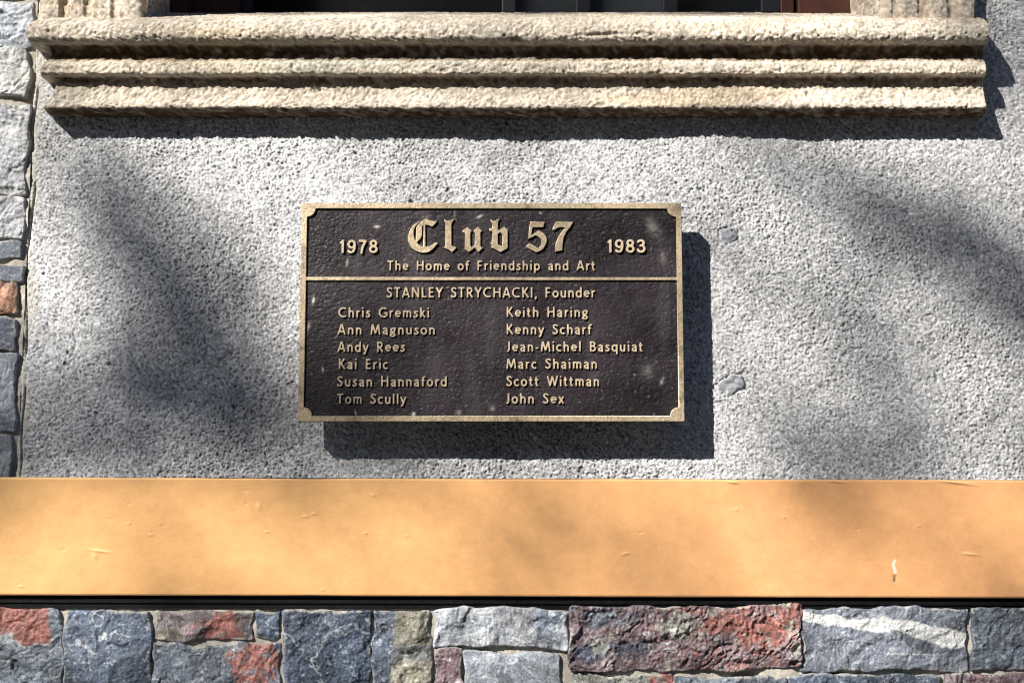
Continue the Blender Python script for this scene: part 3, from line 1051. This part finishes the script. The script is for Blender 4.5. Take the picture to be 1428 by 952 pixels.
G['s'] = (.44, [spl([(.36, .57), (.27, .62), (.16, .6), (.11, .5), (.17, .41), (.28, .34), (.35, .24), (.33, .13), (.22, .065), (.12, .08), (.05, .13)])])
G['t'] = (.38, [[(.15, .9), (.15, .2)] + arc(.29, .2, .14, .13, 180, 275, 8), [(0, .61), (.34, .61)]])
G['u'] = (.58, [[(.11, X_), (.11, .26)] + arc(.29, .255, .18, .19, 180, 360, 14) + [(.47, .26)], [(.47, X_), (.47, 0)]])
G['x'] = (.50, [[(.05, X_), (.45, 0)], [(.45, X_), (.05, 0)]])
G['y'] = (.54, [[(.05, X_), (.28, .04)], [(.50, X_), (.2, -.16), (.04, -.2)]])
G[','] = (.26, [[(.15, .14), (.13, -.04), (.06, -.16)]])
G['-'] = (.36, [[(.04, .34), (.32, .34)]])
G['1'] = (.44, [[(.29, 0), (.29, 1)], [(.29, .86), (.10, .76)]])
G['7'] = (.60, [[(.04, .922), (.54, .922)], spl([(.53, .92), (.36, .6), (.27, .3), (.24, 0)])])
G['8'] = (.62, [arc(.31, .73, .19, .195, 0, 360, 24), arc(.31, .29, .23, .215, 0, 360, 26)])
G['9'] = (.62, [arc(.31, .67, .22, .255, 0, 360, 24), spl([(.53, .66), (.52, .4), (.44, .16), (.3, .07), (.16, .1), (.09, .2)])])
G['3'] = (.60, [spl([(.08, .8), (.16, .89), (.29, .925), (.42, .88), (.48, .74), (.42, .6), (.24, .53)]), spl([(.24, .54), (.43, .5), (.53, .34), (.48, .15), (.3, .07), (.14, .1), (.06, .24)])])


def glyph_loops(strokes, hw, w):
    dx = 0.022
    x0, y0 = -0.16, -0.38
    nx, ny = int((w + 0.4) / dx), int(1.52 / dx)
    GX, GY = np.meshgrid(x0 + np.arange(nx) * dx, y0 + np.arange(ny) * dx)
    d = np.full((ny, nx), 9.0)
    for s_ in strokes:
        for i in range(len(s_) - 1):
            (ax, ay), (bx, by) = s_[i], s_[i + 1]
            L_ = math.hypot(bx - ax, by - ay)
            if L_ < 1e-6:
                continue
            tx_, ty_ = (bx - ax) / L_, (by - ay) / L_
            al = (GX - ax) * tx_ + (GY - ay) * ty_
            pe = np.abs(-(GX - ax) * ty_ + (GY - ay) * tx_)
            q = np.maximum(pe - hw, np.maximum(-al, al - L_))
            d = np.minimum(d, q)
            if i > 0:
                d = np.minimum(d, np.hypot(GX - ax, GY - ay) - hw)
        if math.hypot(s_[0][0] - s_[-1][0], s_[0][1] - s_[-1][1]) < 0.01:
            d = np.minimum(d, np.hypot(GX - s_[0][0], GY - s_[0][1]) - hw)
    # cast letters have softened corners
    for _ in range(2):
        d[1:-1, 1:-1] = 0.5 * d[1:-1, 1:-1] + 0.125 * (d[:-2, 1:-1] + d[2:, 1:-1] + d[1:-1, :-2] + d[1:-1, 2:])
    d = np.where(np.abs(d) < 1e-6, 1e-6, d)
    return contours(d, x0, y0, dx)


# ------------------------------------------------------------------ the plaque
PF = 48.0                       # front of the rim, photo pixels proud of the wall
TH = 17.0
xA, zA = W(418.2, 283.2, PF)
xB = W(418.2, 283.2, PF)[0]
cs = [W(421, 283, PF), W(950.5, 283, PF), W(954.5, 587.5, PF), W(415, 587.5, PF)]
px0 = (cs[0][0] + cs[3][0]) / 2
px1 = (cs[1][0] + cs[2][0]) / 2
pz1 = (cs[0][1] + cs[1][1]) / 2
pz0 = (cs[2][1] + cs[3][1]) / 2
plq = thing('bronze_plaque', 'rectangular cast bronze plaque with raised gold lettering on dark ground, fixed to the stucco', 'plaque', ((px0 + px1) / 2, -PF * S, (pz0 + pz1) / 2))
u_ = S * 0.98
RW = 8.0 * u_                   # rim width
RELIEF = 3.0 * u_
FP = PF * S - RELIEF            # plane of the dark field (metres from wall)
# body
link('back_plate', box_mesh('back_plate', px0 + 0.0004, px1 - 0.0004, -(PF - TH) * S, -(FP - 0.0007), pz0 + 0.0004, pz1 - 0.0004, 0.0009), M_EDGE, plq)
# dark crinkled field
nx, nz = int((px1 - px0 - RW) / (1.05 * u_)), int((pz1 - pz0 - RW) / (1.05 * u_))
X, Z = np.meshgrid(np.linspace(px0 + RW / 2, px1 - RW / 2, nx), np.linspace(pz0 + RW / 2, pz1 - RW / 2, nz))
w1 = gauss_noise(nz, nx, 1.0, 801, 1.5)
w2 = gauss_noise(nz, nx, 2.4, 802, 3)
amp = 0.75 + 0.35 * sm(gauss_noise(nz, nx, 30, 803), -1, 1)
hf = (0.42 * (1 - np.abs(w1)) + 0.22 * (1 - np.abs(w2)) + 0.12 * gauss_noise(nz, nx, 0.8, 804)) * amp
cf = np.ones((nz, nx, 3)) * np.array((0.0165, 0.0125, 0.0165))
cf *= np.exp(0.28 * fbm(nz, nx, 40, 805, 5, .65))[..., None]
streak = sm(gauss_noise(nz, nx, 50, 806, 6), 0.6, 2.4)
cf = mixc(cf, (0.085, 0.08, 0.085), streak * 0.22)
cf = mixc(cf, (0.16, 0.15, 0.15), sm(gauss_noise(nz, nx, 0.9, 807), 2.4, 3.2) * 0.8)
def fld(px_, py_):
    return W(px_, py_, PF - 3)
for (mx, my, a_, b2, rot, t_) in ((526, 316, 4, 1.8, .1, .7), (669, 302, 4, 1.4, .5, .8), (437, 419, 1.5, 5, -.2, .8), (430, 455, 1.3, 6, -.3, .5), (450, 514, 1.0, 4, .1, .7), (496, 575, 1.2, 3.5, .2, .7), (577, 577, 2.2, 2.2, 0, 1),
                                  (484, 366, 1.4, 6, -.1, .4), (923, 531, 1.8, 5, -.35, .5), (903, 517, 8, 9, 0, .12), (911, 318, 8, 16, .6, .16), (925, 360, 6, 9, 0, .12), (687, 569, 3, 3, 0, .4), (595, 303, 2, 2, 0, .2), (753, 297, 2, 1.5, 0, .5), (634, 297, 1, 14, 0, .2), (640, 575, 3, 4, 0, .3)):
    mxw, mzw = fld(mx, my)
    du, dv_ = (X - mxw) / u_, (Z - mzw) / u_
    a2, b3 = du * math.cos(rot) + dv_ * math.sin(rot), -du * math.sin(rot) + dv_ * math.cos(rot)
    k = np.exp(-(a2 / a_) ** 2 - (b3 / b2) ** 2) * np.clip(1 + .35 * gauss_noise(nz, nx, 1.5, 820), 0, 1.4)
    cf = mixc(cf, (0.50, 0.48, 0.46), np.clip(k * t_, 0, 1))
link('field', grid_mesh('field', X, -(FP + hf * u_ * 0.42), Z, cf, flip=True), M_FIELD, plq)


# rim with quarter-round corner bosses, dividing bar
def rim_mesh():
    ox0, ox1, oz0, oz1 = px0, px1, pz0, pz1
    outer = []
    rc = 1.6 * u_
    for (cx, cz, a0) in ((ox1 - rc, oz1 - rc, 0), (ox0 + rc, oz1 - rc, 90), (ox0 + rc, oz0 + rc, 180), (ox1 - rc, oz0 + rc, 270)):
        outer += arc(cx, cz, rc, rc, a0, a0 + 90, 4)
    ix0, ix1, iz0, iz1 = ox0 + RW, ox1 - RW, oz0 + RW, oz1 - RW
    rb = 12.0 * u_
    inner = []
    inner += arc(ix0, iz0, rb, rb, 0, 90, 8)
    inner += arc(ix0, iz1, rb, rb, 270, 360, 8)
    inner += arc(ix1, iz1, rb, rb, 180, 270, 8)
    inner += arc(ix1, iz0, rb, rb, 90, 180, 8)
    # order the inner loop around the field
    tl = arc(ix0, iz1, rb, rb, -90, 0, 8)
    tr = arc(ix1, iz1, rb, rb, 180, 270, 8)
    br = arc(ix1, iz0, rb, rb, 90, 180, 8)
    bl = arc(ix0, iz0, rb, rb, 0, 90, 8)
    inner = tl + tr + br + bl
    me_ = solid_from_loops('rim', [outer, inner], RELIEF + 0.001, 0.0006)
    return me_


o = link('rim', rim_mesh(), M_BRONZE, plq)
o.location = (0, -(FP - 0.001), 0)
zb = fld(686, 389)[1]
o = link('divider_bar', solid_from_loops('divider_bar', [[(px0 + RW * .8, zb - 2.3 * u_), (px1 - RW * .8, zb - 2.3 * u_), (px1 - RW * .8, zb + 2.3 * u_), (px0 + RW * .8, zb + 2.3 * u_)]], RELIEF * .85 + 0.001, 0.0005), M_BRONZE, plq)
o.location = (0, -(FP - 0.001), 0)
# four studs hold it off the wall
for sx_ in (px0 + 0.03, px1 - 0.03):
    for sz_ in (pz0 + 0.03, pz1 - 0.03):
        link('mounting_stud', box_mesh('mounting_stud', sx_ - .005, sx_ + .005, -(PF - TH) * S - 0.0005, 0.004, sz_ - .005, sz_ + .005, .0015), M_EDGE, plq)

cache = {}


def glyph_mesh(ch, hw):
    key = (ch, hw)
    if key not in cache:
        w, stk = G[ch]
        cache[key] = solid_from_loops('letter_' + ('comma' if ch == ',' else 'hyphen' if ch == '-' else ch), glyph_loops(stk, hw, w), 0.17, 0.028)
    return cache[key]


mat_done = set()


def text_line(txt, x0, x1, ybase, cap_px, hw=HW, name='letter', space=.46, yb2=None):
    c0 = fld(x0, ybase)
    c1 = fld(x1, ybase if yb2 is None else yb2)
    total = c1[0] - c0[0]
    cap_m = cap_px * u_
    adv, hsum = [], 0
    n = 0
    for ch in txt:
        w = space if ch == ' ' else G[ch][0]
        adv.append(w)
        hsum += w
        n += 1
    side = 0.05
    need = total / cap_m
    track = (need - hsum + 2 * side * 0) / (n - 1)
    sx_ = 1.0
    if track < 0.03:
        sx_ = need / (hsum + 0.03 * (n - 1))
        track = 0.03
    if track > 0.16:
        sx_ = need / (hsum + 0.16 * (n - 1))
        track = 0.16
    pen = 0.0
    for ch, w in zip(txt, adv):
        if ch != ' ':
            me_ = glyph_mesh(ch, hw)
            if me_.name not in mat_done:
                me_.materials.append(M_BRONZE)
                mat_done.add(me_.name)
            o_ = link(name, me_, None, plq)
            t = pen * sx_ * cap_m / total
            o_.location = (c0[0] + pen * sx_ * cap_m, -(FP - 0.0002), lerp(c0[1], c1[1], t) + rt.uniform(-.12, .12) * u_)
            o_.scale = (cap_m * sx_, cap_m, cap_m)
        pen += w + track


rt = random.Random(3)
text_line('The Home of Friendship and Art', 540, 830, 377.4, 14.2)
text_line('STANLEY STRYCHACKI, Founder', 539, 830, 415.4, 15.0)
L = [('Chris Gremski', 472, 599, 443), ('Ann Magnuson', 471, 607, 466.8), ('Andy Rees', 471, 565, 490.8), ('Kai Eric', 472, 541.5, 514.8), ('Susan Hannaford', 470, 623.5, 539), ('Tom Scully', 470, 566.5, 563.2),
     ('Keith Haring', 706, 820, 442.4), ('Kenny Scharf', 706, 825, 466.4), ('Jean-Michel Basquiat', 706, 896.5, 490.4), ('Marc Shaiman', 706, 833, 514.4), ('Scott Wittman', 706, 836, 538.6), ('John Sex', 705, 786.5, 562.8)]
for t_, a_, b_, y_ in L:
    text_line(t_, a_, b_, y_, 14.6)
text_line('1978', 472.5, 527, 353.6, 19.2, 0.088, 'numeral')
text_line('1983', 845.5, 900, 353.0, 19.2, 0.088, 'numeral')

# black-letter title, outlines in hundredths of the photographed size
Q1 = lambda pts: [(535 + x / 9.52, 295 + y / 9.52) for x, y in pts]
Q2 = lambda pts: [(670 + x / 9.52, 295 + y / 9.52) for x, y in pts]
title = {
    'C_bowl': [Q1([(477, 136), (430, 160), (385, 200), (350, 255), (328, 318), (323, 375), (338, 432), (373, 487), (425, 527), (480, 549), (540, 554), (595, 544), (642, 516), (682, 475), (724, 424), (714, 416), (690, 418), (650, 440), (605, 462), (570, 470), (555, 472), (555, 182), (590, 186), (645, 209), (718, 130), (650, 130), (600, 118), (562, 94), (500, 138), (455, 186), (436, 215), (434, 300), (428, 398), (412, 372), (398, 310), (402, 250), (425, 200), (480, 144)]),
               Q1([(530, 186), (528, 470), (500, 466), (450, 428), (445, 412), (490, 365), (512, 322), (512, 205)])],
    'l': [Q1([(803, 112), (832, 122), (870, 128), (905, 110), (938, 103), (912, 150), (902, 178), (902, 445), (917, 463), (945, 470), (970, 482), (910, 545), (865, 512), (820, 495), (800, 485), (821, 455), (821, 168), (817, 145)])],
    'u': [Q1([(1110, 210), (1174, 258), (1153, 282), (1151, 452), (1171, 480), (1211, 452), (1213, 287), (1196, 257), (1250, 208), (1305, 260), (1287, 287), (1287, 458), (1300, 476), (1323, 484), (1258, 545), (1210, 484), (1130, 545), (1076, 497), (1079, 287), (1050, 280), (1043, 265)])],
    'b': [Q2([(128, 110), (160, 128), (195, 130), (225, 108), (264, 99), (241, 130), (233, 165), (231, 258), (315, 203), (362, 250), (362, 492), (265, 545), (180, 497), (133, 480), (150, 458), (150, 440), (130, 425), (150, 413), (158, 264), (120, 264), (120, 230), (155, 226), (157, 162)]),
          Q2([(231, 302), (265, 280), (289, 308), (289, 470), (232, 438)])],
    '5': [Q2([(660, 140), (854, 140), (836, 214), (692, 214), (670, 322), (770, 253), (830, 285), (868, 325), (882, 375), (872, 440), (832, 500), (785, 530), (740, 547), (690, 522), (603, 468), (645, 423), (768, 492), (800, 455), (812, 405), (795, 360), (735, 320), (628, 372)])],
    '7': [Q2([(1000, 140), (1230, 140), (1197, 205), (1142, 270), (1108, 340), (1090, 440), (1087, 520), (1030, 530), (986, 542), (995, 440), (1030, 340), (1090, 260), (1130, 213), (1040, 214), (965, 257), (948, 245)])],
}
for k, lps in title.items():
    wl = [[fld(x, y) for x, y in lp] for lp in lps]
    cx0 = sum(p[0] for p in wl[0]) / len(wl[0])
    cz0 = min(p[1] for p in wl[0])
    wl = [[(x - cx0, z - cz0) for x, z in lp] for lp in wl]
    me_ = solid_from_loops('title_' + k, wl, 3.4 * u_, 0.0004)
    me_.materials.append(M_BRONZE)
    nm = 'title_numeral' if k in '57' else 'title_letter'
    o_ = link(nm, me_, None, plq)
    o_.location = (cx0, -(FP - 0.0004), cz0)
    o_['label'] = 'large raised black-letter character of the title'

# ------------------------------------------------------------------ pavement, road
o = link('pavement', box_mesh('pavement', -60, 60, -4.2, 0.4, -0.3, 0.0), M_PAVE, None, 'structure')
o = link('road', box_mesh('road', -200, 200, -200, -4.2, -0.4, -0.13), M_ROAD, None, 'structure')

# ------------------------------------------------------------------ street tree whose shade dapples the wall
# shade wanted on the wall: (photo x, y, radius x, radius y, tilt, optical depth)
SH = [(112, 235, 34, 55, -25, 1.0), (160, 305, 58, 80, -28, 1.7), (230, 400, 80, 95, -28, 1.9), (150, 510, 100, 70, 0, .7), (290, 530, 85, 110, -25, 2.1), (230, 625, 100, 50, 0, 1.2), (350, 625, 80, 70, -20, 1.5),
      (90, 470, 80, 90, 0, .75), (60, 420, 30, 60, 0, .5), (430, 620, 60, 60, 0, .5), (545, 585, 100, 60, 0, 1.2), (700, 80, 200, 60, 0, .45), (640, 480, 90, 50, 0, .4),
      (380, 740, 60, 30, 20, .3), (560, 800, 80, 25, 0, .2), (760, 720, 60, 60, 20, .45), (960, 790, 70, 30, 0, .35), (1310, 800, 70, 30, 0, .35), (1040, 440, 40, 60, 20, .4),
      (520, 245, 70, 35, 0, .35), (820, 215, 60, 35, 30, .65), (700, 240, 70, 30, 0, .25),
      (1120, 215, 80, 45, 20, 1.3), (1210, 285, 100, 65, 25, 1.05), (1300, 350, 110, 75, 25, 1.1), (1390, 410, 80, 70, 20, 1.3), (1200, 430, 90, 60, 0, .8),
      (1270, 600, 70, 75, 0, 1.6), (1140, 640, 90, 50, 0, .9), (1425, 50, 55, 90, 0, 2.6), (1430, 115, 40, 50, 0, 2.0), (1290, 5, 70, 25, 0, 1.2),
      (310, 800, 50, 40, 0, .45), (150, 770, 100, 40, 0, .25), (1110, 745, 60, 45, 30, .4), (230, 700, 110, 30, 0, .3),
      (80, 910, 110, 40, 0, .7), (270, 910, 130, 40, 0, .7), (460, 920, 80, 50, 0, 1.0), (560, 920, 60, 50, 0, .5), (900, 900, 110, 50, 0, .5), (1230, 915, 110, 30, 0, .4), (1400, 900, 60, 50, 0, .5)]


def depth_at(x, y):
    t = 0
    for (cx, cy, rx, ry, a, d_) in SH:
        c_, s_ = math.cos(math.radians(a)), math.sin(math.radians(a))
        u = ((x - cx) * c_ + (y - cy) * s_) / rx
        v = (-(x - cx) * s_ + (y - cy) * c_) / ry
        t = max(t, (0.14 if y > 200 or x < 80 else 0.18), d_ * math.exp(-(u * u + v * v) ** 1.4 * .8))
    return t


rl = random.Random(77)
verts, faces = [], []


def leaf(c, size):
    a = Vector((rl.gauss(0, 1), rl.gauss(0, 1), rl.gauss(0, 1))).normalized()
    n = Vector((rl.gauss(0, 1), rl.gauss(0, 1), rl.gauss(0, 1) + 0.8)).normalized()
    b_ = a.cross(n).normalized()
    a = n.cross(b_).normalized()
    k = len(verts)
    w = size * 0.36
    for q in ((0, 0, 0), (.35, 1, .06), (.7, .75, .1), (1, 0, .0), (.7, -.75, .1), (.35, -1, .06)):
        verts.append(c + a * (q[0] - .5) * size + b_ * q[1] * w + n * q[2] * size)
    faces.append((k, k + 1, k + 2, k + 3))
    faces.append((k, k + 3, k + 4, k + 5))


LA = 0.55 * (0.052 / S) ** 2 * 0.55        # mean shadow area of one leaf in square pixels
cell = 22.0
clump_pts = []
yv = -260.0
while yv < 1200:
    xv = -420.0
    while xv < 1900:
        inside = -100 < xv < 1450 and -50 < yv < 980
        d_ = depth_at(xv, yv) if inside else 0.5
        lam = d_ * cell * cell / LA
        k = int(lam + rl.random())
        for _ in range(k):
            qx, qy = xv + rl.uniform(0, cell), yv + rl.uniform(0, cell)
            wx_, wz_ = W(qx, qy)
            Ld = rl.uniform(9.5, 14.0)
            c = Vector((wx_, 0, wz_)) + SUN * Ld
            leaf(c, rl.uniform(0.040, 0.064))
            if rl.random() < .05:
                clump_pts.append(c)
        xv += cell
    yv += cell
crown_c = Vector((0, 0, 1.72)) + SUN * 12.0
# the rest of the crown, where its shade misses the photographed wall
for _ in range(9000):
    v = Vector((rl.gauss(0, 1), rl.gauss(0, 1), rl.gauss(0, .8))).normalized() * (rl.random() ** .4) * 4.2
    c = crown_c + v
    t = -c.y / -SUN.y if False else (0 - c.y) / (-SUN.y)
    hit = c - SUN * (c.y / SUN.y)
    hx, hz = hit.x / S, (hit.z - CZ) / S
    if -760 < hx < 790 and -300 < hz < 800:
        continue
    leaf(c, rl.uniform(0.055, 0.09))
tree = thing('street_tree', 'leafy street tree on the pavement whose crown shades the wall', 'tree', (crown_c.x - 1.5, -14.0, 0))
me = bpy.data.meshes.new('crown')
me.from_pydata([tuple(v) for v in verts], [], faces)
link('crown', me, M_LEAF, tree, 'stuff')


def tube(vs, fs, pts, rads, n=8):
    k0 = len(vs)
    for i, p in enumerate(pts):
        t = (pts[min(i + 1, len(pts) - 1)] - pts[max(i - 1, 0)]).normalized()
        a = t.orthogonal().normalized()
        b_ = t.cross(a)
        for q in range(n):
            an = 2 * math.pi * q / n
            vs.append(p + (a * math.cos(an) + b_ * math.sin(an)) * rads[i])
    for i in range(len(pts) - 1):
        for q in range(n):
            fs.append((k0 + i * n + q, k0 + i * n + (q + 1) % n, k0 + (i + 1) * n + (q + 1) % n, k0 + (i + 1) * n + q))


vs, fs = [], []
foot = Vector((crown_c.x - 1.5, -14.0, -0.05))
fork = Vector((crown_c.x - 1.3, -13.2, 5.4))
tube(vs, fs, [foot, foot + Vector((.02, 0, 1.2)), foot + Vector((.05, .25, 3.0)), fork], [.17, .14, .125, .11], 14)
me = bpy.data.meshes.new('trunk')
me.from_pydata([tuple(v) for v in vs], [], fs)
link('trunk', me, M_BARK, tree)


def on_ray(px_, py_, dist):
    wx_, wz_ = W(px_, py_)
    return Vector((wx_, 0, wz_)) + SUN * dist


limbs = [([fork, on_ray(-700, 1350, 16.0), on_ray(-430, 900, 15.0), on_ray(-60, 640, 13.5), on_ray(210, 560, 13), on_ray(215, 400, 12.6), on_ray(105, 190, 12.2)], [.14, .11, .08, .05, .03, .025, .015]),
         ([fork, on_ray(1100, 1500, 17.0), on_ray(1650, 1000, 16.5), on_ray(1700, 500, 16)], [.13, .09, .06, .03]),
         ([fork, fork + Vector((-.5, -.4, 1.5)), fork + Vector((-.9, -.7, 3.8))], [.12, .08, .03]),
         ([fork, fork + Vector((.8, .7, 2.0)), fork + Vector((1.5, 2.2, 4.6))], [.12, .08, .03])]
for pts, rd in limbs:
    vs, fs = [], []
    tube(vs, fs, pts, rd, 8)
    me = bpy.data.meshes.new('limb')
    me.from_pydata([tuple(v) for v in vs], [], fs)
    link('limb', me, M_BARK, tree)

# ------------------------------------------------------------------ unseen brick house across the street, added to close off the low sky
M_ADDED_BRICK, nt, b = new_mat('added_house_brick')
tcb = nd(nt, 'ShaderNodeTexCoord')
mpb = nd(nt, 'ShaderNodeMapping')
mpb.inputs['Rotation'].default_value = (math.radians(90), 0, 0)
nt.links.new(tcb.outputs['Object'], mpb.inputs[0])
bk = nd(nt, 'ShaderNodeTexBrick')
bk.inputs['Color1'].default_value = (0.12, 0.06, 0.042, 1)
bk.inputs['Color2'].default_value = (0.09, 0.045, 0.033, 1)
bk.inputs['Mortar'].default_value = (0.14, 0.125, 0.11, 1)
bk.inputs['Scale'].default_value = 4.5
nt.links.new(mpb.outputs[0], bk.inputs['Vector'])
nt.links.new(bk.outputs['Color'], b.inputs['Base Color'])
b.inputs['Roughness'].default_value = 0.9
house = thing('sky_blocking_house', 'unseen brown brick house with sash windows, added across the street to cut low sky light', 'house', (0, -17, 0))
link('wall', box_mesh('wall', -26, 26, -24, -17, -0.1, 13.6), M_ADDED_BRICK, house)  # wall of the added unseen house
link('added_house_cornice', box_mesh('added_house_cornice', -26.3, 26.3, -24.3, -16.6, 13.6, 14.1, .05), M_SAND, house)
wm = box_mesh('window', -.55, .55, -.03, .06, 0, 1.8, .02)
wm.materials.append(M_SASH)
for fl in range(4):
    for k in range(16):
        o = link('window', wm, None, house)  # window of the added unseen house
        o.location = (-24 + k * 3.2, -16.97, 1.2 + fl * 3.1)
link('pavement', box_mesh('far_pavement', -60, 60, -17.5, -13.5, -0.3, -0.01), M_PAVE, None, 'structure')
